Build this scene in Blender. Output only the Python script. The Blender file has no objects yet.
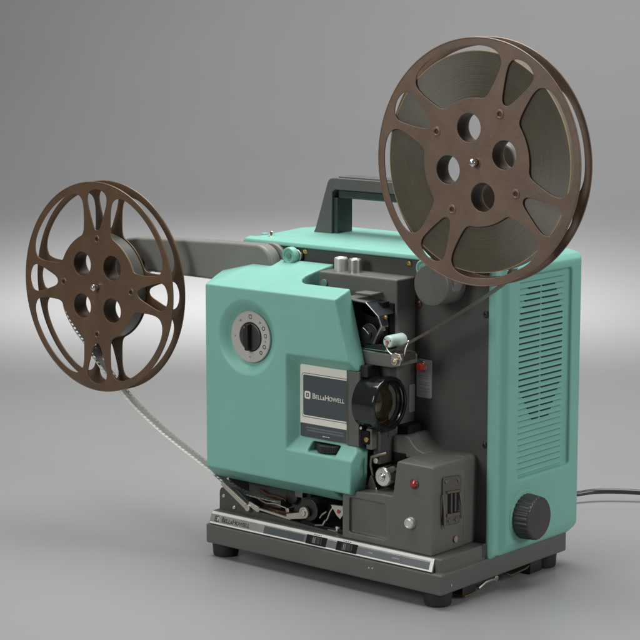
import bpy, bmesh, math, random
from mathutils import Vector, Matrix
random.seed(4)
S = bpy.context.scene
COL = S.collection
PI = math.pi
MM = 0.001

# ------------------------------------------------------------------ materials
MATS = {}
def nodes(name):
    m = bpy.data.materials.new(name); m.use_nodes = True
    nt = m.node_tree; b = nt.nodes['Principled BSDF']
    MATS[name] = m
    return m, nt, b
def noise(nt, scale, detail=4, rough=.6, stretch=None):
    tc = nt.nodes.new('ShaderNodeTexCoord'); n = nt.nodes.new('ShaderNodeTexNoise')
    n.inputs['Scale'].default_value = scale; n.inputs['Detail'].default_value = detail
    n.inputs['Roughness'].default_value = rough
    if stretch:
        mp = nt.nodes.new('ShaderNodeMapping'); mp.inputs['Scale'].default_value = stretch
        nt.links.new(tc.outputs['Object'], mp.inputs['Vector']); nt.links.new(mp.outputs['Vector'], n.inputs['Vector'])
    else:
        nt.links.new(tc.outputs['Object'], n.inputs['Vector'])
    return n.outputs['Fac']
def ramp(nt, fac, a, b):
    r = nt.nodes.new('ShaderNodeMapRange'); r.inputs['From Min'].default_value = .3; r.inputs['From Max'].default_value = .7
    r.inputs['To Min'].default_value = a; r.inputs['To Max'].default_value = b
    nt.links.new(fac, r.inputs['Value']); return r.outputs['Result']
def plastic(name, col, rough=.4, spec=.5, grain=0.0, grain_scale=900, var=.06, metal=0., edge=.0005, coat=0., wear=None, lo=.66, ws=240, wmax=.35):
    m, nt, b = nodes(name)
    b.inputs['Roughness'].default_value = rough
    b.inputs['Specular IOR Level'].default_value = spec
    b.inputs['Metallic'].default_value = metal
    if coat: b.inputs['Coat Weight'].default_value = coat; b.inputs['Coat Roughness'].default_value = .12
    f = noise(nt, 28, 5, .65)
    mx = nt.nodes.new('ShaderNodeMix'); mx.data_type = 'RGBA'
    mx.inputs[6].default_value = tuple(c*(1-var) for c in col)+(1,)
    mx.inputs[7].default_value = tuple(min(1, c*(1+var)) for c in col)+(1,)
    nt.links.new(ramp(nt, f, 0, 1), mx.inputs[0])
    out = mx.outputs[2]
    if wear:      # small pale scuffs and specks of dust
        w = noise(nt, ws, 6, .75); r = nt.nodes.new('ShaderNodeMapRange')
        r.inputs['From Min'].default_value = lo; r.inputs['From Max'].default_value = lo+.1
        r.inputs['To Max'].default_value = wmax
        nt.links.new(w, r.inputs['Value'])
        m2 = nt.nodes.new('ShaderNodeMix'); m2.data_type = 'RGBA'; m2.inputs[7].default_value = tuple(wear)+(1,)
        nt.links.new(r.outputs['Result'], m2.inputs[0]); nt.links.new(out, m2.inputs[6]); out = m2.outputs[2]
    nt.links.new(out, b.inputs['Base Color'])
    nt.links.new(ramp(nt, noise(nt, 60, 5, .7), rough*.86, rough*1.16), b.inputs['Roughness'])
    if name.startswith('film'): return m
    bv = nt.nodes.new('ShaderNodeBevel'); bv.samples = 4; bv.inputs['Radius'].default_value = edge
    if name in ('gray_paint', 'base_paint', 'plate_paint', 'reel_paint', 'reel_paint_dusty', 'handle_paint', 'arm_paint'):
        ge = nt.nodes.new('ShaderNodeNewGeometry'); dt = nt.nodes.new('ShaderNodeVectorMath'); dt.operation = 'DOT_PRODUCT'
        nt.links.new(ge.outputs['Normal'], dt.inputs[0]); nt.links.new(bv.outputs['Normal'], dt.inputs[1])
        mr = nt.nodes.new('ShaderNodeMapRange'); mr.inputs['From Min'].default_value = .995; mr.inputs['From Max'].default_value = .90
        nt.links.new(dt.outputs['Value'], mr.inputs['Value'])
        mu = nt.nodes.new('ShaderNodeMath'); mu.operation = 'MULTIPLY'; nt.links.new(mr.outputs['Result'], mu.inputs[0])
        nt.links.new(ramp(nt, noise(nt, 130, 5, .7), .05, .75), mu.inputs[1])
        m3 = nt.nodes.new('ShaderNodeMix'); m3.data_type = 'RGBA'; m3.inputs[7].default_value = tuple(min(1, c*2.6+.03) for c in col)+(1,)
        nt.links.new(mu.outputs[0], m3.inputs[0]); nt.links.new(out, m3.inputs[6]); nt.links.new(m3.outputs[2], b.inputs['Base Color'])
    if grain:
        bp = nt.nodes.new('ShaderNodeBump'); bp.inputs['Strength'].default_value = grain; bp.inputs['Distance'].default_value = .0002
        nt.links.new(noise(nt, grain_scale, 2, .5), bp.inputs['Height'])
        nt.links.new(bv.outputs['Normal'], bp.inputs['Normal']); nt.links.new(bp.outputs['Normal'], b.inputs['Normal'])
    else:
        nt.links.new(bv.outputs['Normal'], b.inputs['Normal'])
    return m
TEAL = (.176, .402, .338)
plastic('teal_plastic', TEAL, .42, .45, .10, 1500, .025, wear=(.27, .47, .41), edge=.0019)
plastic('teal_vent', TEAL, .42, .45, 0, 1500, .025, edge=.0003)
plastic('teal_knob_glint', (.10, .21, .175), .35)
plastic('gray_paint', (.098, .100, .091), .44, .5, .30, 900, .12, wear=(.17, .17, .155), lo=.6, edge=.0011)
plastic('plate_paint', (.052, .052, .048), .5, .45, .30, 1300, .10, wear=(.09, .09, .08))
plastic('arm_paint', (.165, .165, .15), .46, .45, .22, 1300, .07, wear=(.16, .16, .15))
plastic('base_paint', (.090, .094, .085), .36, .5, .22, 1300, .08, wear=(.14, .14, .13))
plastic('handle_paint', (.085, .085, .08), .45, .5, .2, 1300)
plastic('handle_rubber', (.03, .045, .045), .3, .5)
plastic('black_plastic', (.012, .012, .012), .3, .5)
plastic('hood_dark', (.022, .026, .032), .28, .5)
plastic('black_gloss', (.008, .008, .009), .10, .6, edge=.0003)
plastic('black_void', (.006, .006, .006), .75, .2)
plastic('rubber', (.02, .02, .02), .6, .3)
plastic('reel_inner_shade', (.045, .026, .014), .5, .4)  # shade inside the hub holes worked into a darker brown
plastic('reel_paint', (.090, .052, .027), .36, .55, .35, 500, .22, wear=(.24, .15, .08), lo=.62)
plastic('reel_paint_dusty', (.132, .084, .055), .40, .55, .35, 500, .20, wear=(.30, .23, .18), lo=.60, wmax=.28)
plastic('chrome', (.72, .71, .68), .16, .5, metal=1.)
plastic('brushed_silver', (.55, .55, .53), .34, .5, metal=1., var=.12)
plastic('silver_paint', (.62, .62, .59), .38, .5, metal=.6)
plastic('nickel', (.55, .52, .46), .3, .5, metal=1., var=.15)
plastic('link_metal', (.46, .43, .37), .36, .5, metal=.75, var=.15)
plastic('bronze', (.20, .175, .13), .36, .5, metal=.9, var=.2)
plastic('trim_silver', (.78, .78, .74), .32, .5, metal=.35, var=.05)
plastic('brushed_dark', (.48, .48, .465), .30, .5, metal=.85, var=.15)
plastic('brass', (.50, .33, .13), .34, .5, metal=1., var=.2)
plastic('dark_brass', (.10, .05, .03), .42, .5, metal=.6)
plastic('steel_dark', (.16, .15, .14), .35, .5, metal=.9)
plastic('cream', (.68, .66, .58), .5, .4, var=.02)
plastic('slate', (.052, .066, .074), .42, .45, var=.04)
plastic('slate_text', (.15, .16, .165), .5, .3)
plastic('inset_gray', (.115, .125, .13), .42, .4)
plastic('dial_gray', (.38, .37, .34), .5, .4, var=.04)
plastic('mark_dark', (.16, .16, .20), .5, .3)
plastic('pink_plug', (.30, .19, .19), .4)
plastic('slot_dark', (.014, .034, .029), .7, .2)
plastic('mark_gray', (.055, .055, .055), .5, .3)
plastic('mark_orange', (.62, .16, .07), .5, .3)
plastic('pale_label', (.25, .265, .26), .5, .4)
plastic('aqua_roller', (.50, .66, .62), .35, .5)
plastic('red_button', (.60, .05, .03), .3, .5)
plastic('red_lens', (.28, .012, .018), .12, .6)
plastic('film_base', (.20, .18, .15), .30, .5, var=.15)
plastic('film_edge', (.075, .077, .068), .35, .5)
plastic('cord_rubber', (.035, .036, .038), .22, .5)

def film_side(name, c1, c2, cx, cz, r1):
    m, nt, b = nodes(name)
    tc = nt.nodes.new('ShaderNodeTexCoord')
    sub = nt.nodes.new('ShaderNodeVectorMath'); sub.operation = 'SUBTRACT'; sub.inputs[1].default_value = (cx*MM, 0, cz*MM)
    mul = nt.nodes.new('ShaderNodeVectorMath'); mul.operation = 'MULTIPLY'; mul.inputs[1].default_value = (1, 0, 1)
    ln = nt.nodes.new('ShaderNodeVectorMath'); ln.operation = 'LENGTH'
    L = nt.links.new
    L(tc.outputs['Object'], sub.inputs[0]); L(sub.outputs[0], mul.inputs[0]); L(mul.outputs[0], ln.inputs[0])
    n = nt.nodes.new('ShaderNodeTexNoise'); n.noise_dimensions = '1D'; n.inputs['Scale'].default_value = 900
    n.inputs['Detail'].default_value = 5; n.inputs['Roughness'].default_value = .75
    L(ln.outputs['Value'], n.inputs['W'])
    n2 = nt.nodes.new('ShaderNodeTexNoise'); n2.inputs['Scale'].default_value = 45; n2.inputs['Detail'].default_value = 5
    L(tc.outputs['Object'], n2.inputs['Vector'])
    a = nt.nodes.new('ShaderNodeMath'); a.operation = 'MULTIPLY_ADD'; a.inputs[1].default_value = .6
    L(n.outputs['Fac'], a.inputs[0])
    a2 = nt.nodes.new('ShaderNodeMath'); a2.operation = 'MULTIPLY'; a2.inputs[1].default_value = .4
    L(n2.outputs['Fac'], a2.inputs[0]); L(a2.outputs[0], a.inputs[2])
    mx = nt.nodes.new('ShaderNodeMix'); mx.data_type = 'RGBA'
    mx.inputs[6].default_value = c1+(1,); mx.inputs[7].default_value = c2+(1,)
    L(ramp(nt, a.outputs[0], 0, 1), mx.inputs[0]); L(mx.outputs[2], b.inputs['Base Color'])
    b.inputs['Roughness'].default_value = .36; b.inputs['Specular IOR Level'].default_value = .6
    b.inputs['Anisotropic'].default_value = .85
    tg = nt.nodes.new('ShaderNodeTangent'); tg.direction_type = 'RADIAL'; tg.axis = 'Y'; nt.links.new(tg.outputs[0], b.inputs['Tangent'])
    bp = nt.nodes.new('ShaderNodeBump'); bp.inputs['Strength'].default_value = .25; bp.inputs['Distance'].default_value = .0002
    L(n.outputs['Fac'], bp.inputs['Height']); L(bp.outputs['Normal'], b.inputs['Normal'])
film_side('film_side_feed', (.046, .041, .027), (.092, .080, .052), 0, 0, 76)
film_side('film_side_take', (.10, .10, .08), (.24, .24, .2), 0, 0, 44)
plastic('film_rim', (.36, .27, .12), .4, .4, var=.1)

# front glass of the lens: dark coated glass
m, nt, b = nodes('lens_glass')
b.inputs['Base Color'].default_value = (.018, .016, .011, 1); b.inputs['Roughness'].default_value = .03
b.inputs['Specular IOR Level'].default_value = .7; b.inputs['Coat Weight'].default_value = .6; b.inputs['Coat Tint'].default_value = (1, .8, .45, 1)
b.inputs['Coat Roughness'].default_value = .05
m, nt, b = nodes('lens_amber')
b.inputs['Base Color'].default_value = (.30, .17, .05, 1); b.inputs['Roughness'].default_value = .15; b.inputs['Metallic'].default_value = .7

# seamless backdrop paper, slightly satin
m, nt, b = nodes('backdrop_gray')
f = noise(nt, 2.2, 6, .55)
mx = nt.nodes.new('ShaderNodeMix'); mx.data_type = 'RGBA'
mx.inputs[6].default_value = (.246, .246, .247, 1); mx.inputs[7].default_value = (.260, .260, .261, 1)
nt.links.new(ramp(nt, f, 0, 1), mx.inputs[0]); nt.links.new(mx.outputs[2], b.inputs['Base Color'])
b.inputs['Roughness'].default_value = .33; b.inputs['Specular IOR Level'].default_value = .5
bp = nt.nodes.new('ShaderNodeBump'); bp.inputs['Strength'].default_value = .05; bp.inputs['Distance'].default_value = .0004
nt.links.new(noise(nt, 900, 3, .6), bp.inputs['Height']); nt.links.new(bp.outputs['Normal'], b.inputs['Normal'])

# ------------------------------------------------------------------ shape kit (all sizes in mm)
class Shape:
    def __init__(self): self.bm = bmesh.new(); self.mats = []
    def mi(self, mat):
        if mat not in self.mats: self.mats.append(mat)
        return self.mats.index(mat)
    def add(self, src, mat, free=True):
        i = self.mi(mat); vm = {}
        src.verts.index_update()
        for v in src.verts: vm[v.index] = self.bm.verts.new(v.co)
        for f in src.faces:
            try: nf = self.bm.faces.new([vm[v.index] for v in f.verts])
            except ValueError: continue
            nf.material_index = i
        if free: src.free()
        return self
    def box(self, x0, x1, y0, y1, z0, z1, mat, bev=.6, seg=2):
        return self.hexa([(x0, y0, z0), (x1, y0, z0), (x1, y1, z0), (x0, y1, z0), (x0, y0, z1), (x1, y0, z1), (x1, y1, z1), (x0, y1, z1)], mat, bev, seg)
    def hexa(self, p, mat, bev=.6, seg=2):
        b = bmesh.new(); v = [b.verts.new(q) for q in p]
        for f in ((0, 3, 2, 1), (4, 5, 6, 7), (0, 1, 5, 4), (1, 2, 6, 5), (2, 3, 7, 6), (3, 0, 4, 7)): b.faces.new([v[i] for i in f])
        if bev: bmesh.ops.bevel(b, geom=list(b.edges), offset=bev, segments=seg, profile=.5, affect='EDGES', clamp_overlap=True)
        return self.add(b, mat)
    def prism(self, poly, ax, a, c, mat, bev=.6, seg=2, sharp=None):
        """poly in the plane across axis ax ('x': (y,z), 'y': (x,z), 'z': (x,y))"""
        self.add(prism_bm(poly, ax, a, c, bev, seg), mat); return self
    def lathe(self, prof, c, ax, mat, n=48, closed=True):
        """prof: list of (r, t): t along the axis ax from point c"""
        b = bmesh.new(); A = Vector(ax).normalized()
        U = A.orthogonal().normalized(); W = A.cross(U); C0 = Vector(c)
        rings = []
        for r, t in prof:
            if r < 1e-6: rings.append([b.verts.new(C0+A*t)])
            else: rings.append([b.verts.new(C0+A*t+(U*math.cos(2*PI*i/n)+W*math.sin(2*PI*i/n))*r) for i in range(n)])
        for p, q in zip(rings[:-1], rings[1:]):
            for i in range(n):
                j = (i+1) % n
                if len(p) == 1 and len(q) == 1: continue
                if len(p) == 1: b.faces.new([p[0], q[j], q[i]])
                elif len(q) == 1: b.faces.new([p[i], p[j], q[0]])
                else: b.faces.new([p[i], p[j], q[j], q[i]])
        bmesh.ops.recalc_face_normals(b, faces=list(b.faces))
        return self.add(b, mat)
    def cyl(self, c, ax, r, L, mat, bev=.5, n=40, r2=None):
        r2 = r if r2 is None else r2; bev = min(bev, r*.4, abs(L)*.4) if bev else 0
        if bev: pr = [(0, 0), (r-bev, 0), (r-bev*.3, bev*.3), (r, bev), (r2, L-bev), (r2-bev*.3, L-bev*.3), (r2-bev, L), (0, L)]
        else: pr = [(0, 0), (r, 0), (r2, L), (0, L)]
        return self.lathe(pr, c, ax, mat, n)
    def tube(self, pts, r, mat, n=16, flat=None, cap=True):
        b = bmesh.new(); P = [Vector(p) for p in pts]; prev = None; rings = []
        for k, p in enumerate(P):
            t = (P[min(k+1, len(P)-1)]-P[max(k-1, 0)]).normalized()
            if prev is None: u = t.orthogonal().normalized()
            else: u = (prev-t*prev.dot(t)).normalized()
            prev = u; w = t.cross(u)
            rings.append([b.verts.new(p+(u*math.cos(2*PI*i/n)+w*math.sin(2*PI*i/n))*r) for i in range(n)])
        for p, q in zip(rings[:-1], rings[1:]):
            for i in range(n): b.faces.new([p[i], p[(i+1) % n], q[(i+1) % n], q[i]])
        if cap: b.faces.new(rings[0][::-1]); b.faces.new(rings[-1])
        bmesh.ops.recalc_face_normals(b, faces=list(b.faces))
        return self.add(b, mat)
    def text(self, s, mat, mtx, size, th=.15, fat=0.0):
        b, w = text_bm(s, size, th, fat); b.transform(mtx); self.add(b, mat); return w
    def build(self, name, parent=None, angle=32, origin=(0, 0, 0)):
        me = bpy.data.meshes.new(name)
        self.bm.transform(Matrix.Scale(MM, 4)@Matrix.Translation(-Vector(origin)))
        self.bm.to_mesh(me); self.bm.free()
        for mt in self.mats: me.materials.append(MATS[mt])
        me.polygons.foreach_set('use_smooth', [True]*len(me.polygons))
        me.set_sharp_from_angle(angle=math.radians(angle))
        o = bpy.data.objects.new(name, me); COL.objects.link(o)
        if parent: o.parent = parent
        wn = o.modifiers.new('wn', 'WEIGHTED_NORMAL'); wn.keep_sharp = True; wn.weight = 60; wn.mode = 'FACE_AREA_WITH_ANGLE'
        return o

def to3(ax, a, b, t):
    return {'x': (t, a, b), 'y': (a, t, b), 'z': (a, b, t)}[ax]
def prism_bm(poly, ax, a, c, bev=0, seg=2):
    b = bmesh.new()
    lo = [b.verts.new(to3(ax, p[0], p[1], a)) for p in poly]; hi = [b.verts.new(to3(ax, p[0], p[1], c)) for p in poly]
    n = len(poly); b.faces.new(lo[::-1]); b.faces.new(hi)
    for i in range(n): b.faces.new([lo[i], lo[(i+1) % n], hi[(i+1) % n], hi[i]])
    bmesh.ops.recalc_face_normals(b, faces=list(b.faces))
    if bev:
        ed = [e for e in b.edges if e.is_manifold and e.calc_face_angle(0) > math.radians(25)]
        bmesh.ops.bevel(b, geom=ed, offset=bev, segments=seg, profile=.5, affect='EDGES', clamp_overlap=True)
    return b
def text_bm(s, size, th, fat):
    cu = bpy.data.curves.new('t', 'FONT'); cu.body = s; cu.size = size; cu.extrude = th/2; cu.offset = fat; cu.resolution_u = 3
    ob = bpy.data.objects.new('t', cu); COL.objects.link(ob)
    dg = bpy.context.evaluated_depsgraph_get(); dg.update()
    me = bpy.data.meshes.new_from_object(ob.evaluated_get(dg))
    b = bmesh.new(); b.from_mesh(me)
    xs = [v.co.x for v in b.verts] or [0]
    w = (min(xs), max(xs))
    bpy.data.objects.remove(ob); bpy.data.curves.remove(cu); bpy.data.meshes.remove(me)
    return b, w
def small_caps(sh, mat, origin, xdir, ydir, width, th=.2, fat=.03):
    """the maker's name in capitals and small capitals, fitted to width"""
    X = Vector(xdir).normalized(); Y = Vector(ydir).normalized(); Z = X.cross(Y)
    runs = [('B', 1.), ('ELL', .78), ('&', .62), ('H', 1.), ('OWELL', .78)]
    tot = 0; items = []
    for s, k in runs:
        b, (a, c) = text_bm(s, k, .0, 0); b.free()
        items.append((s, k, tot-a)); tot += (c-a)+.06
    size = width/tot
    R = Matrix((X, Y, Z)).transposed().to_4x4()
    for s, k, off in items:
        M = Matrix.Translation(Vector(origin)+X*off*size)@R
        sh.text(s, mat, M, k*size, th, fat)
def rrect(x0, x1, z0, z1, r, n=6, corners=(1, 1, 1, 1)):
    """rounded rectangle, corners order: (x1,z1),(x0,z1),(x0,z0),(x1,z0)"""
    P = []
    for k, (cx, cz, a0) in enumerate(((x1, z1, 0), (x0, z1, 90), (x0, z0, 180), (x1, z0, 270))):
        if not corners[k]: P.append((cx, cz)); continue
        ox = cx-r if k in (0, 3) else cx+r; oz = cz-r if k in (0, 1) else cz+r
        for i in range(n+1):
            a = math.radians(a0+90*i/n); P.append((ox+r*math.cos(a), oz+r*math.sin(a)))
    return P
def circ(cx, cz, r, n=40, a0=0):
    return [(cx+r*math.cos(a0+2*PI*i/n), cz+r*math.sin(a0+2*PI*i/n)) for i in range(n)]
def plate_bm(outer, holes, y0, y1, bev=.25):
    """flat plate with holes in the XZ plane, from y0 to y1"""
    cu = bpy.data.curves.new('p', 'CURVE'); cu.dimensions = '2D'; cu.fill_mode = 'BOTH'
    for loop in [outer]+holes:
        sp = cu.splines.new('POLY'); sp.points.add(len(loop)-1); sp.use_cyclic_u = True
        for p, q in zip(sp.points, loop): p.co = (q[0], q[1], 0, 1)
    h = (y1-y0)/2; cu.extrude = h-bev; cu.bevel_depth = bev; cu.bevel_resolution = 1; cu.offset = -bev
    ob = bpy.data.objects.new('p', cu); COL.objects.link(ob)
    dg = bpy.context.evaluated_depsgraph_get(); dg.update()
    me = bpy.data.meshes.new_from_object(ob.evaluated_get(dg))
    b = bmesh.new(); b.from_mesh(me)
    bpy.data.objects.remove(ob); bpy.data.curves.remove(cu); bpy.data.meshes.remove(me)
    bmesh.ops.remove_doubles(b, verts=b.verts, dist=.002)
    M = Matrix(((1, 0, 0, 0), (0, 0, 1, (y0+y1)/2), (0, 1, 0, 0), (0, 0, 0, 1)))
    b.transform(M); bmesh.ops.recalc_face_normals(b, faces=list(b.faces))
    return b
def bm_obj(b, name='tmp'):
    me = bpy.data.meshes.new(name); b.to_mesh(me); b.free()
    o = bpy.data.objects.new(name, me); COL.objects.link(o); return o
def boolean(base, cutters, vox=0, it=8):
    """base bmesh, list of (op, bmesh) -> bmesh"""
    o = bm_obj(base); tmp = []
    for op, cb in cutters:
        c = bm_obj(cb); tmp.append(c)
        md = o.modifiers.new('b', 'BOOLEAN'); md.operation = op; md.object = c; md.solver = 'EXACT'
    if vox:      # even skin with softly rounded edges, as moulded
        md = o.modifiers.new('r', 'REMESH'); md.mode = 'VOXEL'; md.voxel_size = vox; md.use_smooth_shade = True
        md = o.modifiers.new('s', 'SMOOTH'); md.factor = .5; md.iterations = it
    dg = bpy.context.evaluated_depsgraph_get(); dg.update()
    me = bpy.data.meshes.new_from_object(o.evaluated_get(dg)); b = bmesh.new(); b.from_mesh(me)
    for t in [o]+tmp:
        d = t.data; bpy.data.objects.remove(t); bpy.data.meshes.remove(d)
    bpy.data.meshes.remove(me)
    return b
def thing(name, loc, label, cat, group=None):
    o = bpy.data.objects.new(name, None); COL.objects.link(o); o.location = [c*MM for c in loc]
    o.empty_display_size = .02; o['label'] = label; o['category'] = cat
    if group: o['group'] = group
    return o
def copy_tree(o, parent=None):
    c = o.copy(); COL.objects.link(c); c.parent = parent
    for ch in list(o.children): copy_tree(ch, c)
    return c

# ================================================================== the projector
ORG = (-117, 85, -11)
proj = thing('film_projector', ORG, 'mint green and dark gray vintage film projector with carrying handle on gray backdrop', 'projector')
def B(sh, name, parent=proj, angle=32): return sh.build(name, parent, angle, ORG)

# ---- base
s = Shape()
s.box(-235, 0, 0, 165, 0, 15.8, 'base_paint', 1.6, 3)
s.box(-231.5, -3.2, 4.2, 63, 12, 26.5, 'base_paint', 1.4, 3)
s.box(-9, -2.4, 63, 69, 12, 29, 'base_paint', 1.0)
s.box(-4.2, -2.6, 55.5, 61.5, 17, 27.4, 'plate_paint', .4)
s.box(-231, -9, 63, 160, 10, 16.5, 'base_paint', .5)
for x, z in ((-67.5, 9.5), (-64.2, 9.7)): s.cyl((x, .2, z), (0, -1, 0), .55, .4, 'silver_paint', 0, 12)
s.cyl((.2, 12, 6.2), (-1, 0, 0), 1.0, -.35, 'pale_label', 0, 14)
base = B(s, 'base')
for x, y in ((-13, 13.5), (-225.5, 13.5), (-222, 150), (-12, 150)):
    s = Shape(); s.cyl((x, y, 1), (0, 0, -1), 10.8, 12, 'rubber', 1.6, 40, 10.2); B(s, 'foot', base)
# bits of the tilt mechanism under the right edge
s = Shape()
s.box(-16, -4.5, 33, 50, -8, -.5, 'black_plastic', .8)
s.box(-14, -4.2, 36, 47, -9.2, -8, 'brass', .3)
s.tube([(-4, 52, -6), (-3.5, 60, -3), (-3, 66, -2.6), (-3, 71, -3)], 1.5, 'nickel', 10)
s.cyl((-6, 74, -3), (1, 0, 0), 2.6, 3.5, 'nickel')
s.prism([(92, -4.6), (97, -6.8), (118, -5.6), (123, -3.2), (123, -2.4), (117, -4.4), (97, -5.4), (92, -3.4)], 'x', -26, -5, 'bronze', .2)
s.box(-26, -4, 121, 137, -10.5, -1, 'black_plastic', 1.)
B(s, 'tilt_bracket', base)

# ---- slanted silver trim strip with the maker's name
s = Shape()
th0, th1 = 16.4, 26.0
def strip_pt(x, v, d):          # v 0..1 up the slant, d out of it
    n = Vector((0, -.93, .37)).normalized()
    p = Vector((x, .9+3.6*v, th0+(th1-th0)*v))+n*d
    return p
def strip_box(x0, x1, v0, v1, d0, d1, mat, bev=.15):
    q = [strip_pt(x0, v0, d0), strip_pt(x1, v0, d0), strip_pt(x1, v0, d1), strip_pt(x0, v0, d1),
         strip_pt(x0, v1, d0), strip_pt(x1, v1, d0), strip_pt(x1, v1, d1), strip_pt(x0, v1, d1)]
    s.hexa(q, mat, bev)
    bm = s.bm
strip_box(-231.5, -9.0, 0, 1, -1.6, .45, 'brushed_dark', .3)
strip_box(-231.0, -9.2, .76, .985, .3, .62, 'trim_silver', .1)
strip_box(-231.0, -9.2, .015, .14, .3, .62, 'trim_silver', .1)
strip_box(-12.2, -9.2, .14, .76, .3, .62, 'trim_silver', .1)
strip_box(-174, -12.3, .15, .68, .3, .75, 'inset_gray', .1)
strip_box(-174, -133, .15, .68, .7, .85, 'slate', .05)
strip_box(-145, -110, .99, 1.0, .3, .55, 'silver_paint', 0)
nn = Vector((0, -.93, .37)).normalized(); up = (Vector((0, 3.6, 9.6))).normalized()
small_caps(s, 'mark_gray', strip_pt(-219, .27, .5), (1, 0, 0), up, 29.5, .25, .05)
for k, (r, mt, d) in enumerate(((2.3, 'mark_gray', .56), (1.35, 'brushed_silver', .64), (.75, 'mark_gray', .72))):
    x0 = -224.3
    strip_box(x0-r, x0+r, .44-r/10, .44+r/10, .3, d, mt, .05)
for x0, w in ((-134.6, 1.2), (-70, 4.5), (-47, 7)):      # small printed marks beside the switches
    strip_box(x0, x0+w, .38, .46, .5, .82, 'pale_label', .02)
strip_box(-134.6, -134.1, .3, .6, .5, .82, 'pale_label', .02)
for x0 in (-124, -95):
    for q in range(4): strip_box(x0+q*2.1, x0+q*2.1+1.4, .84, .90, .55, .68, 'mark_gray', 0)
B(s, 'trim_strip', base)
for x0, x1 in ((-130.5, -110.5), (-100.5, -80.5)):
    s = Shape()
    strip_box(x0, x1, .10, .78, .5, 1.0, 'black_void', .1)
    c = strip_pt((x0+x1)/2, .44, -4.3)
    n = 40
    pr = [(0, -3.0), (6.4, -3.0), (6.9, -2.5), (6.9, 2.5), (6.4, 3.0), (0, 3.0)]
    # knurled thumb wheel lying across the slant
    b = bmesh.new(); rings = []
    for t, rr in ((-2.9, .93), (-2.4, 1), (2.4, 1), (2.9, .93)):
        rings.append([b.verts.new(c+up*t+(Vector((1, 0, 0))*math.cos(2*PI*i/72)*9.6+nn*math.sin(2*PI*i/72)*6.7)*rr*(1.0 if i % 2 else .955)) for i in range(72)])
    for p, q in zip(rings[:-1], rings[1:]):
        for i in range(72): b.faces.new([p[i], p[(i+1) % 72], q[(i+1) % 72], q[i]])
    b.faces.new(rings[0][::-1]); b.faces.new(rings[-1]); bmesh.ops.recalc_face_normals(b, faces=list(b.faces))
    s.add(b, 'black_plastic')
    B(s, 'switch_wheel', base)

# ---- housing (mint shell)
def housing_bm():
    poly = [(-3.5, 62.6), (-3.5, 59.6), (-1.2, 59.6), (1.9, 62.2), (2.2, 66.6), (-1.1, 68.6), (-1.1, 72.0), (3.4, 77.5), (3.2, 173.6), (1.2, 176.3), (-240, 178), (-258, 174), (-263, 160), (-262, 96), (-247, 66), (-246, 62.6)]
    b = prism_bm(poly, 'z', 14.8, 247, 0)
    cut = []
    # top: gently crowned, chamfered rims
    top = prism_bm([(50, 238.2), (62.6, 239.0), (70, 241.2), (118, 243.4), (160, 241.4), (172, 239), (178, 235), (190, 234), (190, 260), (50, 260)], 'x', -290, 30)
    cut.append(('DIFFERENCE', top))
    cut.append(('DIFFERENCE', prism_bm([(4, 225), (2.9, 232.5), (-.5, 236.2), (-5, 238.6), (-12, 240.4), (-26, 260), (20, 260), (20, 225)], 'y', 40, 200)))
    cut.append(('DIFFERENCE', prism_bm([(-280, 232), (-262, 236), (-250, 238.5), (-236, 241), (-226, 260), (-280, 260)], 'y', 40, 200)))
    # clipped lower rear corner, and soft front lower corner
    cut.append(('DIFFERENCE', prism_bm([(160, 10), (165.4, 14.6), (173.5, 19.5), (177.5, 27), (190, 50), (190, 10)], 'x', -290, 20)))
    cut.append(('DIFFERENCE', prism_bm([(10, 15), (3.6, 24), (1.4, 17.4), (-1.5, 13), (8, 12)], 'y', 40, 200)))
    # vent recess
    rec = prism_bm(rrect(91, 161.5, 71, 226.5, 2.5, 4), 'x', -.5, 10)
    cut.append(('DIFFERENCE', rec))
    return boolean(b, cut, .85, 5)
s = Shape(); s.add(housing_bm(), 'teal_plastic')
# overhanging front rim along the top and right edge of the dark plate
s.hexa([(-246.5, 58.8, 236), (-3, 58.8, 236), (-3, 66, 236), (-246.5, 66, 236), (-245.5, 59.8, 239.4), (-4, 59.8, 239.8), (-5, 66, 241), (-244, 66, 241)], 'teal_plastic', .9, 3)
s.cyl((-236, 74, 239.5), (0, 0, 1), 3.2, 3.2, 'teal_plastic', .6)
housing = B(s, 'housing', proj, 50)
s = Shape(); s.cyl((-226.5, 72, 240), (.0, 0, 1), 1.7, 5.2, 'chrome', .5, 20); s.cyl((-226.5, 72, 239.8), (0, 0, 1), 3.4, 1.3, 'brass', .4, 20); B(s, 'pin', housing)

# vent grille: louvres with the slots cut in the middle
s = Shape()
rows = 33; z0, z1 = 73, 225; pitch = (z1-z0)/rows
for i in range(rows):
    zb = z0+i*pitch; zt = zb+pitch
    # sloped louvre, lip at its lower edge
    y0, y1 = 91.8, 153.5
    s.hexa([(0.1, y0, zb+.9), (1.9, y0, zb+.9), (1.9, y1, zb+.9), (0.1, y1, zb+.9), (0.1, y0, zt), (.75, y0, zt), (.75, y1, zt), (0.1, y1, zt)], 'teal_vent', .25, 1)
    k = rows-1-i
    if 0 < k <= 23:
        if k < 6: e = (6-k)*2.4
        elif k > 17: e = (k-17)*3.1
        else: e = 0
        for a, c in ((94+e, 120.6), (124.8, 151.6-e*.9)):
            if c-a > 2: s.box(.5, 1.62, a, c, zb-.22, zb+.80, 'slot_dark', 0)
s.bm.transform(Matrix.Translation((-.55, 0, 0)))
B(s, 'vent_grille', housing, 40)

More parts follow.
